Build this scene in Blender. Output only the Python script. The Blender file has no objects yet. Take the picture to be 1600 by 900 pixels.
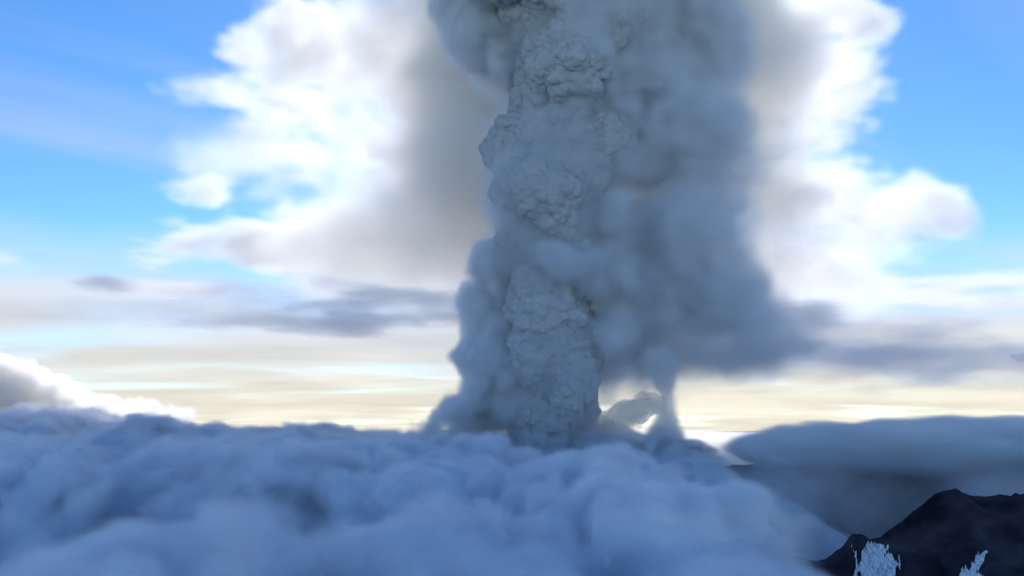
import bpy, math
import numpy as np

# ------------------------------------------------------------------ camera, sky, sun, exposure
sc = bpy.context.scene
COL = sc.collection
FPX, PITCH = 1386.0, math.radians(8.8)          # focal length in photo pixels, upward pitch
cam = bpy.data.cameras.new('camera')
cam_o = bpy.data.objects.new('camera', cam)
COL.objects.link(cam_o)
sc.camera = cam_o
cam.sensor_width = 36
cam.lens = 36 * FPX / 1600
cam.clip_start = 1.0
cam.clip_end = 600000
cam_o.location = (0, 0, 0)
cam_o.rotation_euler = (math.radians(90) + PITCH, 0, 0)

SUN_EL, SUN_AZ = math.radians(34), math.radians(4)     # azimuth clockwise from +Y
sun = bpy.data.lights.new('sun', 'SUN')
sun.energy = 4.0
sun.angle = math.radians(0.5)
sun.color = (1.0, 0.93, 0.82)
sun_o = bpy.data.objects.new('sun', sun)
COL.objects.link(sun_o)
sun_o.rotation_euler = (-(math.pi / 2 - SUN_EL), 0, -SUN_AZ)
sun_o.location = (0, 3000, 9000)

world = bpy.data.worlds.new("World")
sc.world = world
world.use_nodes = True


def build_world():
    nt = world.node_tree
    N, K = nt.nodes.new, nt.links.new
    bg = nt.nodes['Background']
    bg.inputs[1].default_value = 0.14

    def math_(op, a, b=None, c=None, clamp=False):
        m = N('ShaderNodeMath'); m.operation = op; m.use_clamp = clamp
        for i, v in enumerate((a, b, c)):
            if v is None: continue
            if isinstance(v, (int, float)): m.inputs[i].default_value = v
            else: K(v, m.inputs[i])
        return m.outputs[0]

    def sstep(v, lo, hi, a=0.0, b=1.0):
        m = N('ShaderNodeMapRange'); m.interpolation_type = 'SMOOTHSTEP'
        K(v, m.inputs[0])
        for i, q in enumerate((lo, hi, a, b)): m.inputs[i + 1].default_value = q
        return m.outputs[0]

    tc = N('ShaderNodeTexCoord')
    sep = N('ShaderNodeSeparateXYZ'); K(tc.outputs['Generated'], sep.inputs[0])
    x, y, z = sep.outputs
    zc = math_('MAXIMUM', z, 0.012)
    cv = N('ShaderNodeCombineXYZ'); K(x, cv.inputs[0]); K(y, cv.inputs[1]); K(zc, cv.inputs[2])
    sky = N('ShaderNodeTexSky'); sky.sky_type = 'NISHITA'; sky.sun_disc = False
    sky.sun_elevation = SUN_EL; sky.sun_rotation = SUN_AZ
    sky.altitude = 2600; sky.air_density = 1.0; sky.dust_density = 0.4; sky.ozone_density = 3.0
    K(cv.outputs[0], sky.inputs[0])
    hs = N('ShaderNodeHueSaturation'); hs.inputs['Saturation'].default_value = 1.22
    hs.inputs['Value'].default_value = 1.15
    K(sky.outputs[0], hs.inputs['Color'])
    # high thin cloud sheet seen on a flat layer far above
    den = math_('ADD', math_('MAXIMUM', z, -0.02), 0.085)
    px = math_('DIVIDE', x, den); py = math_('DIVIDE', y, den)
    lv = N('ShaderNodeCombineXYZ'); K(px, lv.inputs[0]); K(math_('MULTIPLY', py, 1.6), lv.inputs[1])

    def noise(scale, det, rough, dist=0.0, seed=0.0, vec=None):
        n = N('ShaderNodeTexNoise'); n.noise_dimensions = '4D'
        n.inputs['Scale'].default_value = scale; n.inputs['Detail'].default_value = det
        n.inputs['Roughness'].default_value = rough; n.inputs['Distortion'].default_value = dist
        n.inputs['W'].default_value = seed
        K(vec or lv.outputs[0], n.inputs['Vector'])
        return n.outputs[0]
    n1 = noise(0.45, 3, 0.5, 0.3, 3.1)
    st = N('ShaderNodeCombineXYZ')
    K(math_('ADD', math_('MULTIPLY', px, 0.35), math_('MULTIPLY', py, 0.1)), st.inputs[0])
    K(math_('MULTIPLY', math_('ADD', py, math_('MULTIPLY', px, -0.9)), 1.3), st.inputs[1])
    n2 = noise(0.8, 6, 0.55, 0.5, 4.4, st.outputs[0])
    cover = math_('MULTIPLY', sstep(z, 0.27, 0.05), sstep(y, -0.35, 0.45))                                   # thickens to the horizon; thinned behind the camera to light the plume blue
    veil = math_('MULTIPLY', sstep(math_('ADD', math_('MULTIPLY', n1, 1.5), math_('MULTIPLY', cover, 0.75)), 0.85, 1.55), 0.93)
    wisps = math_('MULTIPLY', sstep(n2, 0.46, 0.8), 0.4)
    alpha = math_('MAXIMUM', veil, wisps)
    # colour of the sheet: pale grey aloft, cream low down, uneven
    n3 = noise(0.5, 3, 0.5, 0.3, 21.0)
    low = sstep(z, 0.14, 0.03)
    mixc = N('ShaderNodeMix'); mixc.data_type = 'RGBA'
    K(low, mixc.inputs[0]); mixc.inputs[6].default_value = (4.6, 4.8, 5.2, 1); mixc.inputs[7].default_value = (5.4, 4.9, 4.1, 1)
    vm = N('ShaderNodeVectorMath'); vm.operation = 'SCALE'
    K(mixc.outputs[2], vm.inputs[0]); K(sstep(n3, 0.3, 0.7, 0.80, 1.08), vm.inputs['Scale'])
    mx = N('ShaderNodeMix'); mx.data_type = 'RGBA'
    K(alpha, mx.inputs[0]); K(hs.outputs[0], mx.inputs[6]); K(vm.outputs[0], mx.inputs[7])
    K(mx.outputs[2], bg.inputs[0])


build_world()
vs = sc.view_settings
vs.view_transform = 'Standard'; vs.look = 'None'; vs.exposure = 0.2; vs.gamma = 1.0; vs.use_curve_mapping = False
cy = sc.cycles
cy.use_denoising = True
cy.volume_bounces = 7
cy.max_bounces = 10
cy.diffuse_bounces = 3
cy.transparent_max_bounces = 24
cy.volume_step_rate = 1.0
cy.volume_max_steps = 512
cy.use_adaptive_sampling = True
cy.adaptive_threshold = 0.035


# ------------------------------------------------------------------ helpers
def P(px, py, Y):
    """World point that stands Y metres ahead in the direction of a photo pixel."""
    cx, cyy = (px - 800) / FPX, -(py - 450) / FPX
    fy = math.cos(PITCH) - cyy * math.sin(PITCH)
    fz = math.sin(PITCH) + cyy * math.cos(PITCH)
    s = Y / fy
    return np.array([cx * s, Y, fz * s])


def M(Y):
    return Y / FPX                                # metres per photo pixel at that distance


def fbm_lattice(coords, scale, seed, octaves=4, gain=0.5):
    """Smooth value noise on a regular grid (coords = three 1-D arrays); about -1..1."""
    rng = np.random.RandomState(seed)
    shape = tuple(len(c) for c in coords)
    out = np.zeros(shape, np.float32); a = 1.0; tot = 0.0
    p = 32
    for o in range(octaves):
        lat = rng.rand(p, p, p).astype(np.float32) * 2 - 1
        off = rng.rand(3) * p
        arr = lat
        for ax in (0, 1, 2):
            q = coords[ax] / scale + off[ax]
            i = np.floor(q).astype(int); f = (q - i).astype(np.float32)
            f = f * f * f * (f * (f * 6 - 15) + 10)
            sh = [1, 1, 1]; sh[ax] = -1
            f = f.reshape(sh)
            arr = np.take(arr, i % p, ax) * (1 - f) + np.take(arr, (i + 1) % p, ax) * f
        out += a * arr; tot += a; a *= gain; scale /= 2.07
    return out / tot * 1.6


def worley(pts, scale, seed):
    """Rounded lobes with sharp creases between: 1 at a lobe's middle, falling to 0 in the creases."""
    q = pts / scale
    base = np.floor(q).astype(np.int64); f = (q - base).astype(np.float32)
    best = np.full(len(q), 9.0, np.float32)
    rng = np.random.RandomState(seed)
    T = rng.rand(4096, 3).astype(np.float32) * 0.9 + 0.05
    for dx in (-1, 0, 1):
        for dy in (-1, 0, 1):
            for dz in (-1, 0, 1):
                c = base + np.array((dx, dy, dz))
                h = (c[:, 0] * 73856093 ^ c[:, 1] * 19349663 ^ c[:, 2] * 83492791) & 4095
                d = T[h] + np.array((dx, dy, dz), np.float32) - f
                best = np.minimum(best, (d * d).sum(1))
    return np.clip(1 - best / 0.75, -0.2, 1)


def warp_of(C, scale, amp, seed):
    return [amp * fbm_lattice(C, scale, seed + i, 3) for i in range(3)]


def worley_grid(C, scale, seed, warp=None):
    X = np.stack(np.meshgrid(*C, indexing='ij'), -1)
    if warp is not None: X = X + np.stack(warp, -1)
    X = X.reshape(-1, 3)
    return worley(X, scale, seed).reshape([len(c) for c in C])


def axes(lo, hi, vox):
    if not hasattr(vox, '__len__'): vox = (vox,) * 3
    return [np.arange(lo[i], hi[i] + vox[i] * 0.5, vox[i]) for i in range(3)]


def blobs(C, items, k=80.0, warp=None):
    """Smooth union of ellipsoids, positive inside, in metres."""
    X, Y, Z = C[0][:, None, None], C[1][None, :, None], C[2][None, None, :]
    if warp is not None: X, Y, Z = X + warp[0], Y + warp[1], Z + warp[2]
    F = None
    for c, r in items:
        d = np.sqrt(((X - c[0]) / r[0]) ** 2 + ((Y - c[1]) / r[1]) ** 2 + ((Z - c[2]) / r[2]) ** 2).astype(np.float32)
        f = (1 - d) * min(r)
        if F is None: F = f
        else:
            h = np.clip(0.5 + 0.5 * (f - F) / k, 0, 1)
            F = F * (1 - h) + f * h + k * h * (1 - h)
    return F


def sm(x, a, b):
    t = np.clip((x - a) / (b - a), 0, 1)
    return t * t * (3 - 2 * t)


def biggest(v, q):
    """Only the largest connected piece of a surface."""
    lab = np.arange(len(v))
    while True:
        m = lab[q].min(1); new = lab.copy()
        for j in range(4): np.minimum.at(new, q[:, j], m)
        new = new[new]
        if (new == lab).all(): break
        lab = new
    keep = np.bincount(lab[q[:, 0]]).argmax()
    q = q[lab[q[:, 0]] == keep]
    use = np.unique(q); mp = np.zeros(len(v), int); mp[use] = np.arange(len(use))
    return v[use], mp[q]


def surface_nets(F, C):
    """Isosurface F = 0 as (vertices, quads)."""
    S = F > 0
    n = np.array(F.shape)
    cnt = np.zeros(n - 1, np.float32); acc = np.zeros(tuple(n - 1) + (3,), np.float32)
    sl = lambda o: tuple(slice(o[i], n[i] - 1 + o[i]) for i in range(3))
    corners = [(a, b, c) for a in (0, 1) for b in (0, 1) for c in (0, 1)]
    for o in corners:
        for ax in range(3):
            if o[ax]: continue
            p = list(o); p[ax] = 1
            f0, f1 = F[sl(o)], F[sl(p)]
            cr = S[sl(o)] != S[sl(p)]
            t = np.where(cr, f0 / np.where(cr, f0 - f1, 1), 0)
            cnt += cr
            for j in range(3):
                acc[..., j] += cr * ((o[j] + t) if j == ax else o[j])
    act = cnt > 0
    idx = np.full(act.shape, -1, np.int64); idx[act] = np.arange(act.sum())
    ijk = np.argwhere(act)
    v = ijk + acc[act] / cnt[act][:, None]
    lo = np.array([c[0] for c in C]); dv = np.array([c[1] - c[0] for c in C])
    verts = lo + v * dv
    quads = []
    for ax in range(3):
        u, w = (ax + 1) % 3, (ax + 2) % 3
        a = [slice(1, n[i] - 1) for i in range(3)]; a[ax] = slice(0, n[ax] - 1)
        b = list(a); b[ax] = slice(1, n[ax])
        s0, s1 = S[tuple(a)], S[tuple(b)]
        e = np.argwhere(s0 != s1)
        if not len(e): continue
        flip = s0[s0 != s1]
        e = e + np.array([0 if i == ax else 1 for i in range(3)])
        q = []
        for du, dw in ((0, 0), (-1, 0), (-1, -1), (0, -1)):
            c = e.copy(); c[:, u] += du; c[:, w] += dw
            q.append(idx[c[:, 0], c[:, 1], c[:, 2]])
        q = np.stack(q, 1)
        q[~flip] = q[~flip][:, ::-1]
        quads.append(q)
    return verts, np.concatenate(quads) if quads else np.zeros((0, 4), int)


def mesh_object(name, verts, quads, mat, parent=None):
    me = bpy.data.meshes.new(name)
    me.vertices.add(len(verts)); me.vertices.foreach_set('co', np.asarray(verts, np.float32).ravel())
    k = quads.shape[1]
    me.loops.add(quads.size); me.loops.foreach_set('vertex_index', quads.ravel().astype(np.int32))
    me.polygons.add(len(quads)); me.polygons.foreach_set('loop_start', (np.arange(len(quads)) * k).astype(np.int32))
    me.update(calc_edges=True); me.validate()
    me.polygons.foreach_set('use_smooth', np.ones(len(me.polygons), bool))
    me.materials.append(mat)
    o = bpy.data.objects.new(name, me); COL.objects.link(o); o.parent = parent
    return o


def vert_normals(v, q):
    n = np.cross(v[q[:, 2]] - v[q[:, 0]], v[q[:, 3]] - v[q[:, 1]])
    out = np.zeros_like(v)
    for j in range(4): np.add.at(out, q[:, j], n)
    return out / np.maximum(np.linalg.norm(out, axis=1, keepdims=True), 1e-9)


def subdivide(v, q):
    """One level: every quad into four."""
    e = np.concatenate([q[:, [j, (j + 1) % 4]] for j in range(4)]); e.sort(axis=1)
    key = e[:, 0] * len(v) + e[:, 1]
    uk, inv = np.unique(key, return_inverse=True)
    ev = (v[uk // len(v)] + v[uk % len(v)]) / 2
    fc = v[q].mean(1)
    m = len(q); ei = inv.reshape(4, m) + len(v); fi = np.arange(m) + len(v) + len(uk)
    nq = [np.stack([q[:, j], ei[j], fi, ei[(j - 1) % 4]], 1) for j in range(4)]
    return np.concatenate([v, ev, fc]), np.concatenate(nq)


_vg = {}


def volume_object(name, D, C, mat, parent=None):
    """A density grid in the air: every grid value sits on a point, and the points fill a volume."""
    nx, ny, nz = D.shape
    me = bpy.data.meshes.new(name); me.vertices.add(D.size)
    at = me.attributes.new('amount', 'FLOAT', 'POINT'); at.data.foreach_set('value', D.ravel().astype(np.float32))
    src = bpy.data.objects.new(name + '_data', me)            # holds the numbers only, never linked to the scene
    vol = bpy.data.volumes.new(name)
    o = bpy.data.objects.new(name, vol); COL.objects.link(o); o.parent = parent
    g = bpy.data.node_groups.new(name, 'GeometryNodeTree')
    g.interface.new_socket('Geometry', in_out='INPUT', socket_type='NodeSocketGeometry')
    g.interface.new_socket('Geometry', in_out='OUTPUT', socket_type='NodeSocketGeometry')
    N, K = g.nodes.new, g.links.new
    gi, go = N('GeometryNodeObjectInfo'), N('NodeGroupOutput')
    gi.inputs['Object'].default_value = src; gi.transform_space = 'ORIGINAL'
    vc = N('GeometryNodeVolumeCube')
    mn = [float(c[0]) for c in C]; mxx = [float(c[-1]) for c in C]
    vc.inputs['Min'].default_value = mn; vc.inputs['Max'].default_value = mxx
    for k_, n_ in zip('XYZ', D.shape): vc.inputs['Resolution ' + k_].default_value = n_
    pos = N('GeometryNodeInputPosition')
    sub = N('ShaderNodeVectorMath'); sub.operation = 'SUBTRACT'; K(pos.outputs[0], sub.inputs[0]); sub.inputs[1].default_value = mn
    mul = N('ShaderNodeVectorMath'); mul.operation = 'DIVIDE'; K(sub.outputs[0], mul.inputs[0])
    mul.inputs[1].default_value = [float(c[1] - c[0]) for c in C]
    sep = N('ShaderNodeSeparateXYZ'); K(mul.outputs[0], sep.inputs[0])

    def rnd(s):
        m = N('FunctionNodeFloatToInt'); m.rounding_mode = 'ROUND'; K(s, m.inputs[0]); return m.outputs[0]

    def im(op, a, b):
        m = N('FunctionNodeIntegerMath'); m.operation = op
        for i, v in enumerate((a, b)):
            if isinstance(v, int): m.inputs[i].default_value = v
            else: K(v, m.inputs[i])
        return m.outputs[0]
    i, j, k = [rnd(sep.outputs[q]) for q in range(3)]
    ix = im('ADD', im('MULTIPLY', im('ADD', im('MULTIPLY', i, ny), j), nz), k)
    na = N('GeometryNodeInputNamedAttribute'); na.data_type = 'FLOAT'; na.inputs[0].default_value = 'amount'
    si = N('GeometryNodeSampleIndex'); si.data_type = 'FLOAT'; si.domain = 'POINT'
    K(gi.outputs['Geometry'], si.inputs[0]); K(na.outputs[0], si.inputs['Value']); K(ix, si.inputs['Index'])
    K(si.outputs[0], vc.inputs['Density'])
    st = N('GeometryNodeSetMaterial'); K(vc.outputs[0], st.inputs[0]); st.inputs['Material'].default_value = mat
    K(st.outputs[0], go.inputs[0])
    md = o.modifiers.new('air', 'NODES'); md.node_group = g
    vol.materials.append(mat)
    return o


def vapour(name, col, dens, g=0.4):
    m = bpy.data.materials.new(name); m.use_nodes = True; n = m.node_tree; n.nodes.clear()
    o = n.nodes.new('ShaderNodeOutputMaterial'); p = n.nodes.new('ShaderNodeVolumePrincipled')
    p.inputs['Color'].default_value = (*col, 1); p.inputs['Density'].default_value = dens
    p.inputs['Anisotropy'].default_value = g
    n.links.new(p.outputs[0], o.inputs['Volume'])
    return m


def matte(name, col, col2=None, scale=0.002, bump=0.0):
    m = bpy.data.materials.new(name); m.use_nodes = True; n = m.node_tree
    b = n.nodes['Principled BSDF']; b.inputs['Roughness'].default_value = 1.0
    b.inputs['Specular IOR Level'].default_value = 0.0
    b.inputs['Base Color'].default_value = (*col, 1)
    if col2:
        tc = n.nodes.new('ShaderNodeTexCoord'); t = n.nodes.new('ShaderNodeTexNoise')
        t.inputs['Scale'].default_value = scale; t.inputs['Detail'].default_value = 6
        mx = n.nodes.new('ShaderNodeMix'); mx.data_type = 'RGBA'
        mx.inputs[6].default_value = (*col, 1); mx.inputs[7].default_value = (*col2, 1)
        n.links.new(tc.outputs['Object'], t.inputs['Vector']); n.links.new(t.outputs[0], mx.inputs[0])
        n.links.new(mx.outputs[2], b.inputs['Base Color'])
    return m


def thin_matte(name, col, solid=0.35, front=0.3):
    """Wispy vapour: lets most light through, spreads the rest to both sides."""
    m = bpy.data.materials.new(name); m.use_nodes = True; n = m.node_tree; n.nodes.clear(); N, K = n.nodes.new, n.links.new
    o = N('ShaderNodeOutputMaterial'); t = N('ShaderNodeBsdfTransparent'); d = N('ShaderNodeBsdfTranslucent'); f = N('ShaderNodeBsdfDiffuse')
    d.inputs[0].default_value = f.inputs[0].default_value = (*col, 1)
    a, b = N('ShaderNodeMixShader'), N('ShaderNodeMixShader'); a.inputs[0].default_value = front; b.inputs[0].default_value = solid
    K(d.outputs[0], a.inputs[1]); K(f.outputs[0], a.inputs[2]); K(t.outputs[0], b.inputs[1]); K(a.outputs[0], b.inputs[2]); K(b.outputs[0], o.inputs['Surface'])
    return m


def root(name, loc, label=None, cat=None, group=None, kind=None):
    o = bpy.data.objects.new(name, None); COL.objects.link(o); o.empty_display_size = 100
    for k, v in (('label', label), ('category', cat), ('group', group), ('kind', kind)):
        if v: o[k] = v
    o['base'] = [float(q) for q in loc]
    return o


def cloud(name, F, C, soft, dens, col, g, depth, label, cat, core_col=None, core=True, D=None,
          group=None, kind=None, part='vapour', core_name='cloud_body', body=None):
    """A cloud: a soft-edged volume with its opaque inner body where it is thick."""
    base = (float(C[0].mean()), float(C[1].mean()), float(C[2][0]))
    r = root(name, base, label, cat, group, kind)
    if D is None: D = sm(F, 0, soft)
    volume_object(part, D, C, vapour(name + '_' + part, col, dens, g), r)
    if core:
        v, q = surface_nets(np.pad(F, 1, constant_values=-1e3) - depth,
                            [np.concatenate([[c[0] * 2 - c[1]], c, [c[-1] * 2 - c[-2]]]) for c in C])
        if len(q):
            v, q = biggest(v, q)
            mesh_object(core_name, v, q, body or matte(name + '_body', core_col or col), r)
    return r


# ------------------------------------------------------------------ ground far below the clouds and the mountain
def build_ground():
    xs = np.array([-300000, -60000, -15000, 0, 15000, 60000, 300000.0])
    ys = np.array([-20000, 0, 15000, 60000, 150000, 400000.0])
    v = np.array([(x, y, -2600) for y in ys for x in xs], float); nx = len(xs)
    q = np.array([(j * nx + i, j * nx + i + 1, (j + 1) * nx + i + 1, (j + 1) * nx + i) for j in range(len(ys) - 1) for i in range(nx - 1)])
    o = mesh_object('ground', v, q, matte('tundra', (0.05, 0.055, 0.05), (0.08, 0.085, 0.08), 0.0004))
    o['kind'] = 'structure'


build_ground()


def ridged(X, Y, scale, seed, octv=6):
    rng = np.random.RandomState(seed); out = np.zeros_like(X); a = 1; w = 1
    for o in range(octv):
        lat = rng.rand(64, 64) * 2 - 1
        x, y = X / scale + 7.3 * o, Y / scale + 3.1 * o
        i, j = np.floor(x).astype(int), np.floor(y).astype(int); f, h = x - i, y - j
        f = f * f * (3 - 2 * f); h = h * h * (3 - 2 * h)
        n = (lat[i % 64, j % 64] * (1 - f) + lat[(i + 1) % 64, j % 64] * f) * (1 - h) + \
            (lat[i % 64, (j + 1) % 64] * (1 - f) + lat[(i + 1) % 64, (j + 1) % 64] * f) * h
        r = 1 - abs(n) * 1.6
        out += a * r * w; w = np.clip(r, 0, 1); a *= 0.5; scale *= 0.48
    return out


# height field of the near mountain (lower right) and the far ridge behind it
def mountain_height(X, Y):
    h = np.full(X.shape, -2600.0)
    # near mountain: a shoulder rising to the right
    A = P(1490, 756, 4600)
    sx = X - A[0]; sy = Y - A[1]
    crest = A[2] + 0.0 - 0.45 * (np.sqrt(np.minimum(sx, 0) ** 2 + 60.0 ** 2) - 60) + 0.10 * np.maximum(sx, 0)
    near = crest - abs(sy) * 0.62
    near = near + 45 * (ridged(X, Y, 900, 5) - 1.2) + 50 * (ridged(X + Y * 0.5, Y * 0.45, 260, 6) - 1.2)
    # far ridge, its tip shows at (1130, 715)
    B = P(1135, 716, 9800)
    tx = X - B[0]; ty = Y - B[1]
    far = B[2] + np.where(tx < 0, tx * 0.5, tx * 0.03) - abs(ty) * 0.35 + 60 * (ridged(X, Y, 1300, 9) - 1.2) + (40 + 110 * sm(abs(tx), 100, 900)) * (ridged(X, Y * 0.6, 420, 8) - 1.2)
    # volcano hidden in the clouds under the plume
    Vp = P(860, 730, 10000)
    rr = np.sqrt((X - Vp[0]) ** 2 + (Y - Vp[1]) ** 2)
    volc = Vp[2] - np.maximum(rr - 250, 0) * 0.48 - 60 * (rr < 250) + 50 * (ridged(X, Y, 1000, 12) - 1.2)
    return np.maximum.reduce([h, near, far, volc])


def rock_material():
    m = bpy.data.materials.new('volcanic_rock'); m.use_nodes = True; n = m.node_tree; N, K = n.nodes.new, n.links.new
    b = n.nodes['Principled BSDF']; b.inputs['Roughness'].default_value = 0.95; b.inputs['Specular IOR Level'].default_value = 0.1
    tc = N('ShaderNodeTexCoord'); t = N('ShaderNodeTexNoise'); t.inputs['Scale'].default_value = 0.006; t.inputs['Detail'].default_value = 9
    K(tc.outputs['Object'], t.inputs['Vector'])
    r = N('ShaderNodeValToRGB'); r.color_ramp.elements[0].position = 0.35; r.color_ramp.elements[0].color = (0.012, 0.011, 0.018, 1)
    r.color_ramp.elements[1].position = 0.7; r.color_ramp.elements[1].color = (0.07, 0.06, 0.075, 1)
    K(t.outputs[0], r.inputs[0]); K(r.outputs[0], b.inputs['Base Color'])
    return m


def build_mountain():
    ys = np.concatenate([np.arange(2200, 3400, 50.0), np.arange(3400, 5400, 13.0), np.arange(5400, 11500, 35.0)])
    xs = np.concatenate([np.arange(-3800, 900, 90.0), np.arange(900, 3300, 13.0), np.arange(3300, 6500, 35.0)])
    X, Y = np.meshgrid(xs, ys)
    Z = mountain_height(X, Y)
    v = np.stack([X.ravel(), Y.ravel(), Z.ravel()], 1); nx = len(xs); ny = len(ys)
    j, i = np.meshgrid(np.arange(ny - 1), np.arange(nx - 1), indexing='ij'); a = (j * nx + i).ravel()
    q = np.stack([a, a + 1, a + nx + 1, a + nx], 1)
    o = mesh_object('mountain', v, q, rock_material())
    o['kind'] = 'structure'
    return o


mountain = build_mountain()


def snow_patch(outline, label):
    """Snow lying on the slope; the outline is walked onto the ground it covers."""
    px = np.array(outline, float)
    lo, hi = px.min(0), px.max(0)
    gx = np.arange(lo[0] - 6, hi[0] + 7, 1.0); gy = np.arange(lo[1], min(hi[1], 912) + 1, 1.0)
    GX, GY = np.meshgrid(gx, gy)
    w = fbm_lattice([GX[0] * 2.2 + GY[0, 0], GY[:, 0] * 0.55, np.zeros(1)], 16, 5, 4, 0.6)[:, :, 0].T
    WX = GX + 7 * w + (GY - GY[0, 0]) * 0.15 - 4
    WY = GY + 16 * np.roll(w, 7, 1)
    ins = np.zeros(GX.shape, bool)
    for a, b in zip(px, np.roll(px, -1, 0)):
        ins ^= ((a[1] > WY) != (b[1] > WY)) & (WX < (b[0] - a[0]) * (WY - a[1]) / (b[1] - a[1] + 1e-9) + a[0])
    Ys = np.arange(2300, 6500, 10.0)
    V = np.zeros(GX.shape + (3,)); ok = np.zeros(GX.shape, bool)
    for i in range(GX.shape[0]):
        d = np.array([P(x, GY[i, 0], 1.0) for x in gx])
        h = mountain_height(d[:, :1] * Ys, np.repeat(Ys[None], len(gx), 0))
        over = h > d[:, 2:] * Ys
        k = over.argmax(1); y = Ys[k]
        ok[i] = over.any(1)
        V[i] = np.stack([d[:, 0] * y, y - 12, h[np.arange(len(gx)), k] + 7], 1)
    m = ins & ok
    f = m[:-1, :-1] & m[1:, :-1] & m[:-1, 1:] & m[1:, 1:]
    nx = GX.shape[1]; a = np.argwhere(f); a = a[:, 0] * nx + a[:, 1]
    q = np.stack([a, a + nx, a + nx + 1, a + 1], 1)
    if not len(q): return
    use = np.unique(q); mp = np.zeros(V.shape[0] * nx, int); mp[use] = np.arange(len(use))
    o = mesh_object('snow_patch', V.reshape(-1, 3)[use], mp[q], matte('snow', (0.85, 0.87, 0.9), (0.7, 0.74, 0.8), 0.01), mountain)
    o['label'] = label


snow_patch([(1322, 857), (1340, 872), (1350, 853), (1370, 853), (1385, 862), (1380, 880), (1386, 866), (1404, 885), (1406, 920), (1350, 925)],
           'broad ragged snow patch low on the dark slope')
snow_patch([(1538, 862), (1543, 868), (1534, 905), (1520, 925), (1495, 925), (1503, 888), (1515, 892), (1530, 868)],
           'narrow upright snow streak at the bottom right of the dark slope')

# ------------------------------------------------------------------ sea of cloud in the foreground
def sea_field(C):
    X, Y, Z = C[0][:, None, None], C[1][None, :, None], C[2][None, None, :]
    top = -470 + 310 * np.clip((Y - 1500) / 7500, 0, 1) - 110 * sm(-Y, -2300, -1300) + 0 * X
    top = top + 190 * sm(-X / Y, 0.30, 0.50) * sm(Y, 6500, 8500)
    Hc = P(1045, 690, 9300)                                 # hump of cloud over the volcano's right flank
    dx = X - Hc[0]
    hump = Hc[2] - 90 * (np.sqrt(1 + (dx / 160.0) ** 2) - 1) * np.where(dx < 0, 0.55, 1.05) - abs(Y - Hc[1]) * 0.10 + 10
    n0 = fbm_lattice([C[0], C[1], np.zeros(1)], 900, 17, 4)
    edge = 0.17 + 0.03 * sm(-Y, -9000, -4500) + 0.19 * sm(-Y, -4000, -2300)   # right border of the cloud field
    sink = sm(X / Y + 0.03 * n0, edge - 0.06, edge + 0.22)
    top = top - 1300 * sink + 150 * sm(Y, 9800, 11400)
    S = P(845, 705, 9700)                                   # shallow saddle at the foot of the plume
    top = top - 150 * np.exp(-((X - S[0]) / 420.0) ** 2) * sm(Y, 7600, 9300)
    w = warp_of(C, 520, 110, 301)
    n1 = fbm_lattice(C, 1300, 11, 3); n2 = fbm_lattice(C, 420, 12, 4, 0.55)
    big = worley_grid(C, 640, 4, w); mid = worley_grid(C, 310, 5, w); sml = worley_grid(C, 150, 6, w); tiny = worley_grid(C, 75, 9, w)
    fr = fbm_lattice(C, 130, 14, 3, 0.6)
    near = 1 - 0.45 * sm(Y, 5500, 9500)
    F = top - Z + near * (190 * n1 + 100 * n2 + 300 * (big - 0.62) + 165 * (mid - 0.55) + 84 * (sml - 0.5) + 36 * (tiny - 0.5) + 30 * fr)
    Fh = np.where(Y > 6500, hump - Z + 70 * n2 + 90 * (mid - 0.5) + 60 * n1 + 40 * (sml - 0.5), -500)
    h = np.clip(0.5 + 0.5 * (Fh - F) / 120.0, 0, 1)
    F = F * (1 - h) + Fh * h + 120.0 * h * (1 - h)
    F = F - 900 * sm(Y, 11600, 12500) - 600 * sm(-Y, -1400, -900)
    return F, n2, Y


def build_cloud_sea():
    r = root('cloud_sea', (0, 6500, -1250), 'rolling blue grey sea of soft cloud filling the foreground below the plume', 'clouds', kind='stuff')
    vap = vapour('sea_vapour', (0.925, 0.938, 0.972), 0.032, 0.25)
    body = matte('sea_body', (0.80, 0.81, 0.86))
    SEAM = 5000.0
    for lo, hi, vox in (((-3100, 900, -1100), (3100, SEAM + 96, 60), (24, 24, 22)), ((-6200, SEAM - 80, -1150), (5600, 12500, 330), (44, 44, 30))):
        C = axes(lo, hi, vox)
        F, n2, Y = sea_field(C)
        far = sm(Y, 7500, 11000) + 0 * F
        D = sm(F / (1 + 1.5 * far), 0, 95) * (0.85 + 0.35 * n2).clip(0.3, 1.3)
        cut = np.clip((SEAM + 24 - Y) / 48, 0, 1) if hi[1] < 6000 else np.clip((Y - SEAM + 24) / 48, 0, 1)
        volume_object('vapour', D * cut, C, vap, r)
        v, q = surface_nets(F - 95 - 170 * far, C)
        v, q = biggest(v, q)
        mesh_object('cloud_body', v, q, body, r)


build_cloud_sea()


# far part of the same layer, out to the horizon
def build_far_deck():
    C = axes((-30000, 12500, -1300), (30000, 52000, 100), (500, 500, 100))
    Z = C[2][None, None, :]
    n = fbm_lattice(C, 6000, 31, 4)
    F = -330 + 220 * n - Z
    F = F - 800 * sm(C[1][None, :, None], 49000, 52000) - 800 * sm(-C[1][None, :, None], -13500, -12500)
    cloud('cloud_deck', F, C, 250, 0.004, (0.86, 0.85, 0.85), 0.3, 260,
          'flat pale cloud deck stretching away to the horizon behind the plume', 'clouds', kind='stuff')


build_far_deck()


# ------------------------------------------------------------------ ash plume
YP = 10000.0


def E(px, py, rx, rz, ry=None, Y=YP, dy=0.0):
    """An ellipsoid given where it shows in the photograph (pixels) and how far off it is."""
    m = M(Y + dy)
    return (P(px, py, Y + dy), (rx * m, (ry if ry else rx) * m, rz * m))


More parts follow.
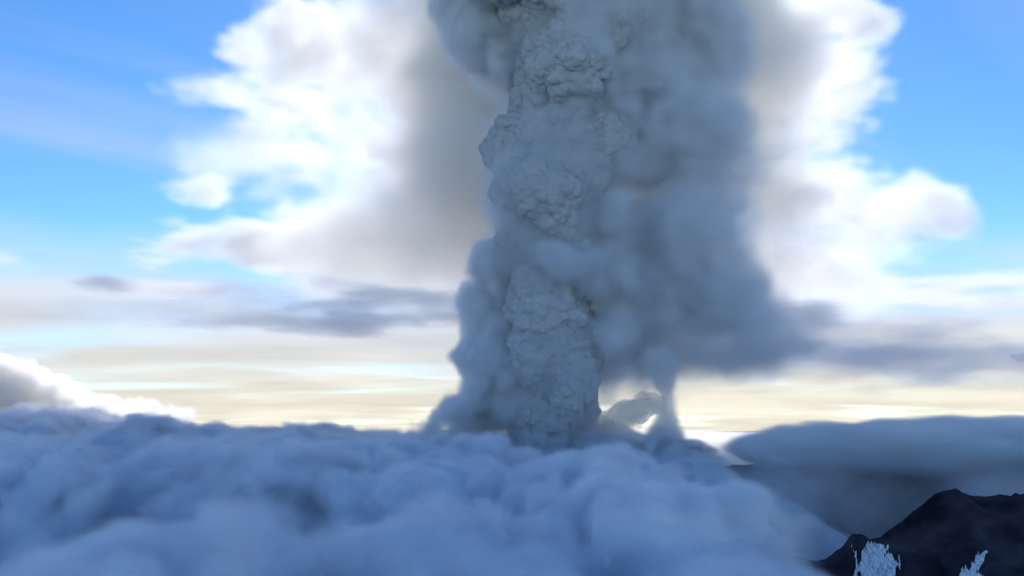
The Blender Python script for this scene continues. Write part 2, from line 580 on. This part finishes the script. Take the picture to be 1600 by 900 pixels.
def build_plume():
    r = root('ash_plume', P(850, 720, YP), 'towering dark ash column with cauliflower billows rising from the cloud', 'ash plume')
    items = [E(856, 722, 50, 40), E(856, 690, 58, 45), E(858, 640, 64, 60), E(860, 570, 66, 70), E(864, 500, 70, 70),
             E(872, 430, 72, 60), E(872, 360, 82, 60), E(872, 290, 94, 70), E(872, 220, 98, 60), E(885, 150, 94, 70),
             E(900, 80, 100, 75), E(880, 20, 120, 60), E(900, -60, 160, 90), E(880, -170, 200, 110), E(930, -290, 230, 130),
             # side bulges of the column
             E(815, 240, 42, 50, dy=-200), E(935, 215, 55, 60, dy=-200), E(830, 300, 56, 46, dy=-420), E(888, 610, 40, 40, dy=-300),
             E(828, 560, 36, 45, dy=-300), E(905, 110, 60, 55, dy=-650), E(940, 30, 70, 60, dy=-500)]
    C = axes(P(600, 0, YP) * [1, 0, 0] + [0, 7600, -750], P(1290, 0, YP) * [1, 0, 0] + [0, 12200, 7400], 45)
    C = [C[0], C[1], C[2]]
    F = blobs(C, items, 120)
    F = F + 130 * fbm_lattice(C, 620, 41, 3)
    v, q = surface_nets(F, C)
    v, q = subdivide(v, q)
    for s in range(2):                                        # settle the new points
        e = np.zeros_like(v); c = np.zeros(len(v))
        for j in range(4):
            for d in (1, 3):
                np.add.at(e, q[:, j], v[q[:, (j + d) % 4]]); np.add.at(c, q[:, j], 1)
        v = v * 0.4 + 0.6 * e / c[:, None]
    for scale, amp, seed in ((450, 130, 1), (205, 88, 2), (100, 42, 3), (50, 15, 4)):
        nrm = vert_normals(v, q)
        wz = worley(v, scale, seed)
        v = v + nrm * ((wz - 0.45) * amp)[:, None]
        if scale == 205: v, q = subdivide(v, q)
    mesh_object('ash_column', v, q, matte('ash', (0.36, 0.39, 0.42), (0.47, 0.50, 0.53), 0.004), r)

    # softer ash that wraps the column: left puff, upper lobes, veil on the right
    Cs = axes(P(560, 0, YP) * [1, 0, 0] + [0, 8300, -560], P(1380, 0, YP) * [1, 0, 0] + [0, 12000, 7000], (40, 48, 40))
    soft = [E(782, 420, 44, 45), E(768, 480, 50, 50), E(758, 555, 44, 42), E(762, 615, 42, 40), E(745, 655, 38, 26), E(708, 648, 30, 26), E(700, 668, 26, 12),
            E(795, 560, 40, 120, dy=60), E(735, 60, 52, 70), E(720, 10, 60, 60), E(760, -60, 90, 80), E(785, 110, 55, 50),
            E(1000, 120, 100, 100), E(1060, 20, 90, 90), E(1105, 90, 50, 80), E(1000, -70, 160, 90), E(1020, -220, 260, 120), E(760, -200, 200, 110),
            E(960, 150, 50, 70, dy=-450), E(990, 40, 60, 60, dy=-500), E(985, 260, 55, 60, dy=-350),
            E(1040, 230, 125, 90), E(1090, 290, 100, 80, dy=100), E(1060, 380, 125, 90), E(1095, 440, 95, 80, dy=150), E(1010, 480, 90, 80), E(1020, 540, 85, 55, dy=100),
            E(1130, 490, 95, 60, dy=350), E(1170, 550, 90, 24, dy=500), E(965, 350, 60, 60, dy=-420), E(970, 430, 62, 60, dy=-450), E(965, 520, 46, 60, dy=-350),
            E(935, 480, 42, 50, dy=-80), E(960, 585, 40, 40, dy=-50), E(1010, 585, 60, 26, dy=100), E(1090, 560, 80, 26, dy=250), E(900, 410, 50, 30, dy=-700)]
    w = warp_of(Cs, 900, 130, 401)
    G = blobs(Cs, soft, 170, w)
    n1 = fbm_lattice(Cs, 1100, 51, 3); n2 = fbm_lattice(Cs, 330, 52, 4, 0.55)
    wa = worley_grid(Cs, 640, 7, w); wb = worley_grid(Cs, 320, 8, w); wc = worley_grid(Cs, 160, 10)
    xw = Cs[0][:, None, None]; zz = Cs[2][None, None, :]
    left = np.maximum(1 - sm(xw, -100, 900), 1.0 * sm(zz, 2700, 3800))       # crisper billows there
    low = sm(-zz, -900, -300) * sm(xw, 900, 1300)                             # thin and smoky under the right hand veil
    G = G + 70 * n1 + 50 * n2 + 150 * (wa - 0.55) + (112 + 15 * left) * (wb - 0.5) + (48 + 15 * left) * (wc - 0.5) + 20
    rim = np.maximum(sm(xw, 1100, 2300), 0.8 * low)
    D = sm(G, -110 * rim, 300 - 170 * left + 330 * rim) * (0.62 + 0.38 * left) * np.clip(0.9 + 0.5 * n2, 0.3, 1.5) * (1 - 0.7 * low)
    # thin film over the column's outside
    Fc = blobs(Cs, items, 120, [0.4 * q for q in w]) + 60 * n1
    film = sm(Fc, -200, 40) * sm(n1 + 0.5 * n2, -0.35, 0.5) * 0.42
    film = film * (0.22 + sm(zz, 1300, 1900) * (1 - 0.75 * sm(zz, 2300, 2600)) + sm(zz, 3300, 4200))
    D = np.maximum(D, film)
    volume_object('ash_veil', D, Cs, vapour('ash_vapour', (0.935, 0.958, 0.990), 0.018, 0.15), r)
    v, q = surface_nets(np.pad(G, 1, constant_values=-1e3) - 330, [np.concatenate([[c[0] * 2 - c[1]], c, [c[-1] * 2 - c[-2]]]) for c in Cs])
    v, q = biggest(v, q)
    mesh_object('side_billow', v, q, matte('pale_ash', (0.78, 0.80, 0.82)), r)


build_plume()


# ------------------------------------------------------------------ steam and small wisps at the foot
def build_steam():
    Y = 9900.0
    C = axes(P(840, 0, Y) * [1, 0, 0] + [0, 9300, -420], P(1080, 0, Y) * [1, 0, 0] + [0, 10700, 520], 22)
    items = [E(880, 704, 16, 9, Y=Y), E(905, 692, 24, 14, Y=Y), E(930, 676, 28, 17, Y=Y), E(955, 660, 30, 19, Y=Y), E(985, 645, 32, 22, Y=Y), E(1012, 632, 28, 18, Y=Y)]
    F = blobs(C, items, 60) + 15 + 26 * fbm_lattice(C, 180, 61, 4, 0.6) + 42 * (worley_grid(C, 110, 13) - 0.45)
    r = cloud('steam_plume', F, C, 60, 0.007, (0.999, 0.997, 0.99), 0.7, 30,
              'small cream steam plume drifting right from the foot of the ash column', 'steam', core=False)
    v, q = surface_nets(F - 34, C); v, q = biggest(v, q)
    v, q = subdivide(v, q)
    for scale, amp, seed in ((95, 52, 31), (45, 20, 32)):
        v = v + vert_normals(v, q) * ((worley(v, scale, seed) - 0.5) * amp)[:, None]
    mesh_object('steam_body', v, q, thin_matte('steam_body', (0.98, 0.965, 0.93), 0.18, 0.1), r)
    Y = 9400.0
    C = axes(P(990, 0, Y) * [1, 0, 0] + [0, 9000, -300], P(1100, 0, Y) * [1, 0, 0] + [0, 9900, 900], 25)
    items = [E(1038, 685, 34, 26, Y=Y), E(1040, 660, 20, 24, Y=Y), E(1043, 636, 13, 26, Y=Y), E(1040, 612, 13, 26, Y=Y), E(1036, 592, 22, 24, Y=Y), E(1030, 565, 34, 26, Y=Y)]
    F = blobs(C, items, 90) + 20 * fbm_lattice(C, 200, 62, 4) + 15
    cloud('rising_wisp', F, C, 90, 0.013, (0.96, 0.965, 0.975), 0.3, 55,
          'narrow blue wisp joining the cloud hump to the veil right of the column', 'cloud', body=thin_matte('wisp_body', (0.85, 0.87, 0.9), 0.1))


build_steam()


# ------------------------------------------------------------------ cloud behind the plume, lit from behind
YB = 22000.0


def build_back_cloud():
    e = lambda px, py, rx, rz, ry=None, dy=0: E(px, py, rx, rz, ry, YB, dy)
    m = M(YB)
    C = axes((-10500, 16000, 300), (11500, 27500, 19000), (95, 140, 95))
    thick = [e(600, 330, 110, 70, 80), e(540, 130, 50, 70, 60), e(585, 75, 85, 95, 100), e(565, 238, 130, 20, 80), e(650, 280, 70, 90), e(590, 400, 130, 45, 80), e(645, 150, 75, 80), e(1210, 120, 80, 120, 100), e(720, 120, 130, 150, 150), e(735, 260, 115, 130, 120), e(900, 80, 300, 200, 200), e(900, 300, 260, 170, 160), e(1150, 60, 120, 140, 120),
             e(1150, 220, 110, 120, 100), e(900, -160, 420, 200, 220), e(900, -400, 520, 200, 260), e(690, 400, 140, 60, 90), e(1180, 430, 170, 70, 90)]  # topmost blob lies above the view, added to shade the plume from the sun
    thin = [e(530, 90, 75, 90, 45), e(1270, 60, 55, 90, 45), e(455, 45, 78, 62, 45), e(430, 95, 62, 45, 35), e(390, 150, 105, 30, 30), e(470, 165, 100, 52, 40), e(520, 205, 95, 34, 40), e(560, 240, 110, 30, 30),
            e(480, 285, 150, 24, 35), e(420, 305, 95, 18, 30), e(560, 310, 120, 40, 45), e(300, 140, 40, 12, 16),
            e(1340, 50, 58, 52, 40), e(1320, 10, 75, 45, 45), e(1300, 110, 55, 50, 40), e(1320, 160, 55, 40, 35), e(1260, 200, 80, 50, 45),
            e(1400, 320, 110, 48, 40), e(1330, 300, 110, 55, 45), e(1470, 345, 80, 24, 26), e(1535, 366, 60, 10, 16), e(1290, 380, 110, 50, 45), e(1200, 300, 90, 90, 60)]
    w1 = warp_of([C[0], C[1], C[2] * 2.0], 2400, 420, 501); w2 = warp_of([C[0], C[1], C[2] * 2.2], 800, 190, 511)
    w = [a_ + b_ for a_, b_ in zip(w1, w2)]; w[2] = w[2] * 0.5
    A = blobs(C, thick, 800, w); B = blobs(C, thin, 450, w)
    n1 = fbm_lattice(C, 3200, 71, 3); n2 = fbm_lattice(C, 1250, 72, 5, 0.55)
    wz = worley_grid([C[0], C[1], C[2] * 1.5], 900, 15, w2)
    A = A + 350 * n1 + 260 * n2
    wz2 = worley_grid(C, 420, 16)
    n3 = fbm_lattice([C[0], C[1], C[2] * 2.6], 800, 73, 5, 0.62)
    B = B + 150 * n2 + 130 * (wz - 0.5) + 60 * n1 + 60 + 60 * (wz2 - 0.5) + 150 * n3
    F = np.maximum(A, B)
    D = np.maximum(sm(A, -400, 1000) * 0.58, sm(B, -60, 420) * 0.5 * np.clip(0.9 + 0.6 * n2, 0.4, 1.5))
    r = root('billowing_cloud', (0, YB, 0), 'huge grey cloud behind the ash column with blown out white sunlit edges', 'cloud')
    volume_object('bright_edge', D, C, vapour('backlit_vapour', (0.985, 0.98, 0.975), 0.0035, 0.4), r)
    v, q = surface_nets(np.pad(A, 1, constant_values=-1e3) - 1900, [np.concatenate([[c[0] * 2 - c[1]], c, [c[-1] * 2 - c[-2]]]) for c in C])
    v, q = biggest(v, q)
    mesh_object('grey_body', v, q, matte('shaded_vapour', (0.88, 0.87, 0.87)), r)


build_back_cloud()


# ------------------------------------------------------------------ layered clouds
def layer(name, items, Y, lo, hi, zlo, zhi, vox, seed, amp, soft, dens, depth, label, col=(0.96, 0.96, 0.96), g=0.25, core_col=None, stretch=4.0, k=300):
    C = axes((P(lo, 0, Y)[0], Y - 7000, zlo), (P(hi, 0, Y)[0], Y + 7000, zhi), vox)
    its = [E(px, py, rx, rz, max(rx * 0.5, 60), Y) for px, py, rx, rz in items]
    Cz = [C[0], C[1], C[2] * stretch]
    F = blobs(C, its, k) + amp * 1.9 * fbm_lattice(Cz, Y / 11.0, seed, 6, 0.6) + 0.2 * amp
    soft *= 1.7; dens *= 0.8; depth *= 1.5
    return cloud(name, F, C, soft, dens, col, g, depth, label, 'cloud', core_col=core_col, group='layered stratus clouds')


layer('stratus_cloud', [(560, 502, 260, 12), (660, 468, 130, 24), (400, 499, 150, 8), (700, 495, 130, 18)], 17000, 180, 860, 1300, 3100, (110, 220, 32), 81, 90, 210, 0.0062, 150,
      'long dark slate stratus bar left of the column, the lowest grey band', col=(0.93, 0.93, 0.95))
layer('stratus_cloud', [(330, 447, 130, 15), (240, 440, 90, 9)], 17500, 120, 560, 2000, 3500, (110, 220, 32), 82, 95, 190, 0.006, 150,
      'short grey stratus bar above the long bar at left', col=(0.93, 0.93, 0.95))
layer('stratus_cloud', [(430, 385, 240, 34), (620, 370, 160, 45)], 30000, 120, 860, 4300, 8200, (220, 300, 80), 83, 300, 600, 0.005, 560,
      'pale grey white layer under the bright left cloud edge', col=(0.98, 0.98, 0.97))
layer('stratus_cloud', [(30, 412, 130, 16), (-60, 400, 120, 20)], 18000, -160, 330, 2400, 4300, (110, 220, 36), 84, 110, 300, 0.004, 230,
      'grey lilac cloud bank at the left frame edge under blue sky', col=(0.95, 0.95, 0.96))
layer('stratus_cloud', [(1440, 560, 260, 40), (1270, 545, 160, 50), (1620, 562, 180, 38), (1190, 570, 130, 30), (1380, 522, 130, 30), (1265, 498, 110, 46)], 15500, 1100, 1900, 500, 2400, (110, 200, 38), 85, 150, 420, 0.0038, 330,
      'broad blue grey cloud layer right of the column under the cream streaks', col=(0.94, 0.94, 0.96))
layer('stratus_cloud', [(1450, 470, 200, 16), (1560, 440, 180, 12)], 30000, 1180, 1900, 3300, 6000, (220, 300, 55), 86, 160, 300, 0.0018, 300,
      'thin cream streaked cloud layer between blue sky and right grey layer', col=(0.985, 0.98, 0.97))


def build_lenticular():
    Y = 8300.0; m = M(Y)
    C = axes((P(1110, 0, Y)[0], Y - 1700, -620), (P(1900, 0, Y)[0], Y + 1700, 300), (34, 50, 20))
    X, YY, Z = C[0][:, None, None], C[1][None, :, None], C[2][None, None, :]
    items = [(P(1500, 702, Y), (350 * m, 1300, 40 * m)), (P(1560, 690, Y), (220 * m, 900, 38 * m)), (P(1260, 696, Y), (110 * m, 600, 32 * m))]
    F = blobs(C, items, 90) + 10 + 55 * fbm_lattice([C[0], C[1], C[2] * 3], 800, 91, 5, 0.62)
    cloud('lenticular_cloud', F, C, 95, 0.020, (0.975, 0.98, 0.985), 0.2, 105,
          'smooth lens shaped blue white cloud capping the right hand mountain', 'cloud', core_col=(0.84, 0.85, 0.88))
    Y = 9500.0; m = M(Y)
    C = axes((P(1040, 0, Y)[0], Y - 500, -420), (P(1170, 0, Y)[0], Y + 500, -30), 18)
    items = [(P(1075, 697, Y), (38 * m, 260, 13 * m)), (P(1105, 704, Y), (24 * m, 200, 8 * m))]
    F = blobs(C, items, 50) + 12 * fbm_lattice(C, 300, 92, 3)
    cloud('cap_cloud', F, C, 50, 0.02, (0.95, 0.95, 0.96), 0.4, 45,
          'small arched cap cloud beside the wisp above the dark ridge tip', 'cloud', core_col=(0.82, 0.82, 0.84))


build_lenticular()


def build_mist():
    C = axes((1000, 5000, -1500), (5200, 9300, 0), (90, 90, 60))
    n = fbm_lattice(C, 620, 97, 4, 0.6)
    X, Y, Z = C[0][:, None, None], C[1][None, :, None], C[2][None, None, :]
    D = (0.08 + 1.3 * sm(n, 0.0, 0.4)) * sm(Y, 5000, 5900) * sm(-Y, -9300, -8300) * sm(-Z, 170, 480) * sm(X, 1000, 1700) * sm(-X, -5200, -4300)
    o = volume_object('valley_mist', D, C, vapour('mist', (0.95, 0.955, 0.97), 0.0007, 0.2))
    o['kind'] = 'stuff'; o['label'] = 'thin blue mist hanging in the dark valley under the lens cloud'; o['category'] = 'mist'


build_mist()


def build_cumulus():
    Y = 17000.0
    C = axes((P(-120, 0, Y)[0], Y - 1500, -500), (P(330, 0, Y)[0], Y + 1500, 1650), (38, 60, 38))
    e = lambda px, py, rx, rz: E(px, py, rx, rz, None, Y)
    items = [e(20, 600, 55, 38), e(-60, 590, 70, 50), e(75, 612, 50, 28), e(120, 630, 55, 20), e(180, 636, 60, 12), e(40, 645, 90, 18), e(150, 650, 60, 9), e(205, 650, 40, 6)]
    F = blobs(C, items, 120) + 70 * fbm_lattice(C, 700, 95, 3)
    F = F + 140 * (worley_grid(C, 380, 21) - 0.45) + 100 * (worley_grid(C, 210, 22) - 0.45) + 30 * (worley_grid(C, 110, 23) - 0.45)
    cloud('cumulus_cloud', F, C, 90, 0.006, (0.997, 0.993, 0.988), 0.5, 300,
          'knobbly sunlit white cumulus at the left edge above the cloud sea', 'cloud', core_col=(0.9, 0.89, 0.88))


build_cumulus()

# ------------------------------------------------------------------ every root stands at its thing's base
for o in list(COL.objects):
    if o.type == 'EMPTY' and 'base' in o:
        b = o['base']; o.location = b; del o['base']
        for c in o.children: c.location = (-b[0], -b[1], -b[2])
